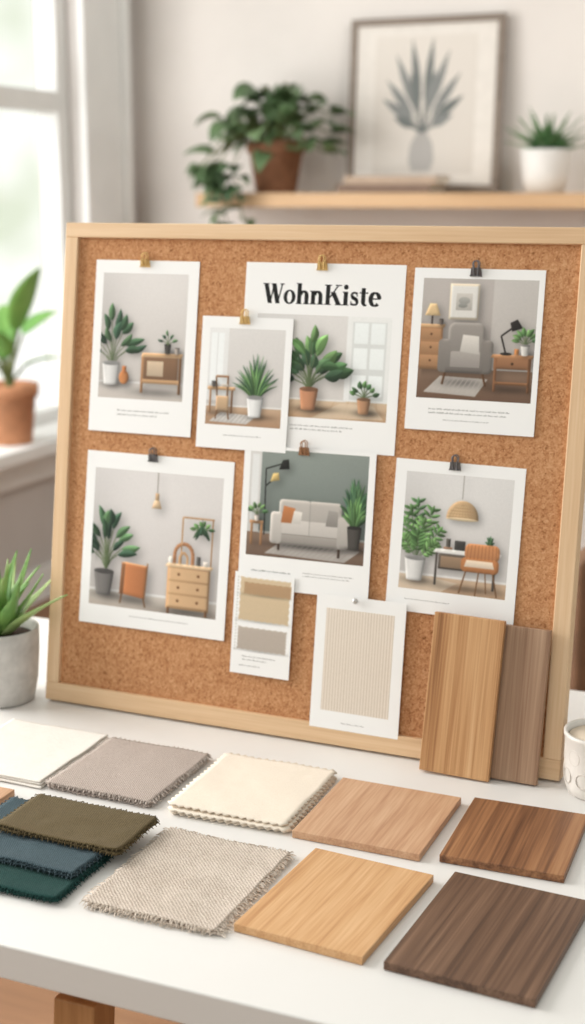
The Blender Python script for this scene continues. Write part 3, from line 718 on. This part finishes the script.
stack('ivory_fabric_swatches',-.898,1.308,.0,.136,.150,3,FW,tooth=0,amp=.0007)
stack('greige_fabric_swatches',-.756,1.306,.0,.130,.142,3,FG,tooth=.0016,fringe=FF2,flen=.0036,amp=.0009,cell=.0032,gap=.0028,spread=.004)
stack('cream_fabric_swatches',-.602,1.311,.01,.136,.150,3,FC,tooth=.0030,cell=.0044,amp=.0011,gap=.0034,spread=.005,th=.0018)
stack('oatmeal_fabric_swatches',-.576,1.105,-.02,.136,.164,2,FK,tooth=.0003,fringe=FF,flen=.0062,amp=.0012,gap=.0032,th=.0024,cell=.0014,knit=(.0042,.0005),fstep=2)
mb=MB()
def folded(mb,x,y,w,d,z,h,mat,rz,seed):
    for k in range(2):
        cloth(mb,w-.001*k,d-.001*k,z+h*(.3+.42*k),mat,tooth=.0018,ox=x,oy=y,rz=rz,amp=.0018,seed=seed+k,th=h*.36,lift=.0006,cell=.0034,fringe=mat,flen=.003)
folded(mb,-.754,1.081,.166,.137,.001,.0062,FT,.01,21)
folded(mb,-.750,1.113,.154,.120,.0078,.0062,FS,-.03,31)
folded(mb,-.724,1.139,.144,.080,.0146,.0065,FO,-.02,41)
mb.build('folded_linen_swatches',TR(0,0,TZ+.001))

# ================================================================ CUP
M_cer=plain('glazed_ceramic',(228,222,215),.35,.03,40)
M_cer2=plain('glazed_relief',(220,212,204),.45,.03,40)
M_lid=plain('cream_wax',(226,210,190),.6,.03,60)
e=empty('ceramic_cup',(-.2535,1.468,TZ))
mb=MB(); mb.lathe([(.030,0.0),(.034,.002),(.0375,.012),(.039,.04),(.039,.066),(.0405,.068),(.0405,.072),(.037,.072),(.036,.064),(.035,.012),(.001,.008)],M_cer,48)
mb.build('cup_body',parent=e)
mb=MB()
for r in range(2):
    for k in range(10):
        a=2*math.pi*(k+.5*r)/10; pts=[]
        for i in range(12):
            b=2*math.pi*i/12; aa=a+.21*math.cos(b); pts.append((.0387*math.cos(aa),.0387*math.sin(aa),.024+.024*r+.0085*math.sin(b)))
        mb.tube(pts,.0006,M_cer2,6,closed=True)
mb.build('relief_pattern',parent=e)
mb=MB(); mb.lathe([(.033,.062),(.0345,.064),(.0345,.066),(.001,.066)],M_lid,40); mb.build('candle_wax',parent=e)

# ================================================================ AGAVE POT
M_conc=plain('concrete_pot',(200,197,193),.85,.08,60,bs=.3)
M_soil=plain('potting_soil',(70,52,40),.95,.3,200,bs=.8)
def leafmat(name,c1,c2,sc=20,rough=.45):
    m,nt,b=newmat(name,rough,.4); f=noi(nt,coords(nt,(1,1,1)),sc,3)
    r=ramp(nt,f,[(.3,c1),(.7,c2)]); nt.links.new(r.outputs[0],b.inputs['Base Color'])
    return m
L_ag=leafmat('agave_leaf',(84,134,66),(142,182,98),30)
L_ag2=leafmat('agave_leaf_pale',(140,176,104),(184,206,140),30)
L_dk=leafmat('pothos_leaf',(56,80,52),(104,128,86),12)
L_rb=leafmat('rubber_leaf',(84,138,64),(140,184,98),8)
L_su=leafmat('succulent_leaf',(58,96,58),(104,140,90),15)
L_st=plain('plant_stem',(106,116,66),.7,.1,50)
e=empty('potted_agave',(-1.034,1.458,TZ))
mb=MB(); mb.lathe([(.036,0.0),(.042,.002),(.0475,.03),(.0505,.07),(.051,.098),(.0495,.1),(.046,.098),(.045,.085),(.001,.084)],M_conc,56); mb.build('pot',parent=e)
mb=MB(); mb.lathe([(.0448,.086),(.03,.089),(.001,.091)],M_soil,24); mb.build('soil',parent=e)
mb=MB(); rr=random.Random(5)
for i in range(26):
    tt=i/25; az=i*2.399; el=math.radians(42+44*tt); L=.110-.004*tt+rr.uniform(-.012,.012)
    mb.leaf((.014*math.cos(az)*(1-tt),.014*math.sin(az)*(1-tt),.089),az,el,L,.027,math.radians(rr.uniform(-12,24)),L_ag if i%3 else L_ag2,.28,10,'spike')
mb.build('leaves',parent=e,solid=.0014)

# ================================================================ SILL PLANT
M_ter=plain('terracotta',(190,134,98),.8,.08,40,bs=.2)
M_ter2=plain('brown_terracotta',(146,104,78),.8,.1,40,bs=.2)
e=empty('potted_rubber_plant',(-2.605,3.79,.6055),1.45)
mb=MB(); mb.lathe([(.044,0),(.047,.002),(.058,.105),(.064,.106),(.066,.132),(.062,.134),(.057,.13),(.056,.115),(.001,.114)],M_ter,40); mb.build('pot',parent=e)
mb=MB(); mb.lathe([(.055,.116),(.001,.12)],M_soil,20); mb.build('soil',parent=e)
mb=MB(); rr=random.Random(11)
for az,el,L,W_,st,rl in ((-.3,1.25,.17,.07,.13,0),(.9,.75,.10,.05,.12,.3),(-1.2,.9,.12,.055,.07,0),(2.2,1.0,.13,.06,.09,0),(3.8,1.1,.13,.06,.11,0),(-1.9,.6,.12,.05,.07,.3),(.2,.5,.09,.045,.05,0)):
    tp=Vector((.035*math.cos(az),.035*math.sin(az),.12+st)); mb.tube([(0,0,.116),(.012*math.cos(az),.012*math.sin(az),.12+st*.5),tuple(tp)],.003,L_st,6)
    mb.leaf(tuple(tp),az,el,L,W_,.5,L_rb,.12,12,'broad',roll=rl)
mb.build('leaves',parent=e,solid=.001)

# ================================================================ SHELF GROUP
mb=MB(); mb.box(-2.265,1.4,4.47,4.799,1.352,1.4,M_shelf)
mb.build('wall_shelf',bevel=.003)
M_bk=plain('book_cover_tan',(176,154,134),.7,.05,20); M_bk2=plain('book_cover_brown',(122,100,86),.7,.05,20); M_pg=plain('book_pages',(226,220,208),.9,.05,300)
mb=MB()
def book(mb,x0,x1,y0,y1,z0,z1,m):
    mb.box(x0,x1,y0,y1,z0,z0+.003,m); mb.box(x0,x1,y0,y1,z1-.003,z1,m); mb.box(x0,x1,y0,y0+.004,z0+.003,z1-.003,m); mb.box(x0+.006,x1-.006,y0+.004,y1-.004,z0+.003,z1-.003,M_pg)
book(mb,-1.745,-1.42,4.49,4.665,1.401,1.428,M_bk2); book(mb,-1.725,-1.40,4.50,4.66,1.4285,1.455,M_bk)
mb.build('stack_of_books')
e=empty('framed_botanical_print')
AM=Matrix.Translation((-1.800,4.72,1.4035))@Matrix.Rotation(math.radians(86),4,'X')
M_afr=wood('brown_picture_frame',[(.3,(108,96,86)),(.7,(138,124,112))],'x',40,2,.5)
M_mat=plain('mat_board',(216,210,203),.8,.02,30)
aw,ah,af=.545,.580,.024
mb=MB(); mb.box(0,aw,0,af,-.02,0,M_afr); mb.box(0,aw,ah-af,ah,-.02,0,M_afr); mb.box(0,af,af,ah-af,-.02,0,M_afr); mb.box(aw-af,aw,af,ah-af,-.02,0,M_afr)
o=mb.build('frame',AM,bevel=.001); o.parent=e
mb=MB(); mb.box(af,aw-af,af,ah-af,-.016,-.006,M_mat); o=mb.build('mat',AM); o.parent=e
F=Flat(); F.LZ=.00004; F.T=(0,0,.36,.46); F.rect(0,0,1,1,(200,193,185),(208,201,193))
D1=(124,126,124);D2=(104,108,106)
F.poly([(.40,.02),(.58,.02),(.62,.1),(.60,.22),(.54,.3),(.54,.36),(.44,.36),(.44,.3),(.38,.22),(.36,.1)],(164,160,156))
for a,L in ((-66,.46),(-50,.5),(-30,.58),(-12,.62),(8,.62),(26,.58),(46,.52),(64,.46),(-80,.3),(78,.32),(-20,.4),(18,.42)):
    r=math.radians(a); x1=.49+math.sin(r)*L*.95;y1=.36+math.cos(r)*L; F.line([(.49,.3),(x1,y1)],.012,D2)
    F.leaf(.49+(x1-.49)*.25,.33+(y1-.33)*.25,x1,y1,.08,D1 if int(a)%4 else D2)
o=F.build('botanical_artwork',AM@Matrix.Translation((.0925,.060,-.0054)),size=(.36,.46),base=(205,196,186)); o.parent=e
# pothos
e=empty('potted_pothos',(-2.028,4.63,1.4005),1.5)
mb=MB(); mb.lathe([(.044,0),(.048,.002),(.062,.09),(.069,.092),(.07,.118),(.066,.12),(.06,.115),(.001,.1)],M_ter2,36); mb.build('pot',parent=e)
mb=MB(); rr=random.Random(21)
for i in range(80):
    az=rr.uniform(0,2*math.pi); ra=rr.uniform(.02,.15)*(1.0 if math.sin(az)<.2 else .35)
    x=ra*math.cos(az)*1.25+.006; y=min(.06,ra*math.sin(az)); z=.13+rr.uniform(0,.085)-ra*.35+(.03 if ra<.06 else 0)
    mb.tube([(x*.15,y*.15,.1),(x*.6,y*.6,z+.02),(x,y,z)],.0018,L_st,4)
    mb.leaf((x,y,z),az+rr.uniform(-.6,.6) if math.sin(az)<.3 else -1.5,rr.uniform(-.2,.8),rr.uniform(.055,.085),rr.uniform(.042,.06),rr.uniform(.6,1.6),L_dk,.12,6,'heart',roll=rr.uniform(-.5,.5))
for (dx,L) in ((-.09,.13),(-.13,.03),(-.05,.12),(-.11,.05)):
    pts=[(0,-.02,.11),(dx*.6,-.08,.14),(dx,-.13,.06)]+[(dx+.006*k+rr.uniform(-.006,.006),-.135,.06-L*k/5) for k in range(1,6)]
    mb.tube(pts,.0018,L_st,4)
    for p in pts[2:]:
        for q in (0,1): mb.leaf(p,-math.pi/2+rr.uniform(-1.3,1.3),rr.uniform(-.3,.3),rr.uniform(.04,.06),.04,1.1,L_dk,.12,6,'heart',roll=rr.uniform(-.4,.4))
mb.build('vines',parent=e,solid=.0008)
e=empty('potted_succulent',(-1.074,4.635,1.4005),1.5)
M_wp=plain('white_glazed_pot',(224,222,219),.45,.02,30)
mb=MB(); mb.lathe([(.036,0),(.042,.002),(.05,.04),(.054,.088),(.0535,.092),(.05,.09),(.048,.08),(.001,.078)],M_wp,40); mb.build('pot',parent=e)
mb=MB(); rr=random.Random(9)
for i in range(34):
    tt=i/33; az=i*2.399; el=math.radians(18+60*tt)
    mb.leaf((.01*math.cos(az),.01*math.sin(az)*.6,.08),az,el,(.098+rr.uniform(-.01,.012))*(1 if math.sin(az)<.4 else .7),.026,.25,L_su,.25,8,'spike')
mb.build('leaves',parent=e,solid=.001)

# ================================================================ CHAIR
M_lea=plain('brown_leather',(132,98,74),.5,.08,30)
M_lg=plain('dark_wood_leg',(92,62,44),.5,.1,20)
e=empty('leather_chair',(-.205,2.22,0))
mb=MB(); mb.box(-.24,.24,-.23,.23,.42,.50,M_lea); mb.build('seat',bevel=.03,parent=e,seg=4)
mb=MB()
vs=[];fs=[];nu,nv=20,10
for j in range(nv+1):
    for i in range(nu+1):
        u=-1+2*i/nu; a=u*1.35; r=.255; t=j/nv
        z=.50+t*(.33-.05*abs(u)**3); vs.append((r*math.sin(a)*(1+.04*t),.02+r*math.cos(a)*.9+.05*t,z))
for j in range(nv):
    for i in range(nu):
        a=j*(nu+1)+i; fs.append((a,a+1,a+nu+2,a+nu+1))
mb.add(vs,fs,M_lea,True); mb.build('backrest',solid=.035,bevel=.01,parent=e,seg=3)
mb=MB()
for x in (-.2,.2):
    for y in (-.19,.19): mb.tube([(x,y,.43),(x*1.12,y*1.12,0.0)],[.018,.011],M_lg,12)
mb.build('legs',parent=e)

# ================================================================ WORLD + LIGHTS
w=bpy.data.worlds.new('daylight'); bpy.context.scene.world=w; w.use_nodes=True; nt=w.node_tree
bg=nt.nodes['Background']
tc=nd(nt,'ShaderNodeTexCoord'); vd=nd(nt,'ShaderNodeVectorMath',operation='DOT_PRODUCT'); vd.inputs[1].default_value=(-.92,.3,.25)
nt.links.new(tc.outputs['Generated'],vd.inputs[0])
mr=nd(nt,'ShaderNodeMapRange'); mr.inputs['From Min'].default_value=.2; mr.inputs['From Max'].default_value=.7; mr.inputs['To Min'].default_value=.63; mr.inputs['To Max'].default_value=1.35
nt.links.new(vd.outputs['Value'],mr.inputs[0]); nt.links.new(mr.outputs[0],bg.inputs['Strength'])
n=nd(nt,'ShaderNodeTexNoise'); n.inputs['Scale'].default_value=7; n.inputs['Detail'].default_value=3; nt.links.new(tc.outputs['Generated'],n.inputs['Vector'])
r=ramp(nt,n.outputs['Fac'],[(.40,(206,214,194)),(.54,(246,246,243))]); 
nt.links.new(r.outputs[0],bg.inputs['Color'])
def area(name,loc,tgt,sx,sy,p,col=(1,1,1)):
    l=bpy.data.lights.new(name,'AREA'); l.shape='RECTANGLE'; l.size=sx; l.size_y=sy; l.energy=p; l.color=col
    o=bpy.data.objects.new(name,l); bpy.context.collection.objects.link(o); o.location=loc
    o.rotation_euler=(Vector(tgt)-Vector(loc)).to_track_quat('-Z','Y').to_euler(); return o
area('window_daylight',(-2.9,1.1,1.8),(-.5,1.3,.8),1.6,2.0,104,(1,.98,.955))
area('window_daylight_far',(-2.95,3.0,1.8),(-.8,4.2,1.3),1.1,2.0,44,(1,.985,.965))
area('room_softlight',(-.9,-.8,2.6),(-.6,1.6,.9),1.4,1.4,13,(1,.96,.925))
area('background_fill',(.3,2.9,2.9),(-1.4,4.4,1.3),.8,.8,23,(1,.955,.91))  # added fill light to brighten the far walls and window trim, no real fixture

# ================================================================ CAMERA
cd=bpy.data.cameras.new('camera'); cam=bpy.data.objects.new('camera',cd); bpy.context.collection.objects.link(cam)
cd.sensor_fit='VERTICAL'; cd.sensor_height=36; cd.sensor_width=36; cd.lens=1400/1024*36
cam.location=(0,0,TZ+.65); cam.rotation_euler=(math.pi/2-math.atan(319/1400),0,math.radians(23))
cd.dof.use_dof=True; cd.dof.focus_distance=1.43; cd.dof.aperture_fstop=4.2
cd.clip_start=.05
bpy.context.scene.camera=cam
bpy.context.scene.view_settings.view_transform='Standard'
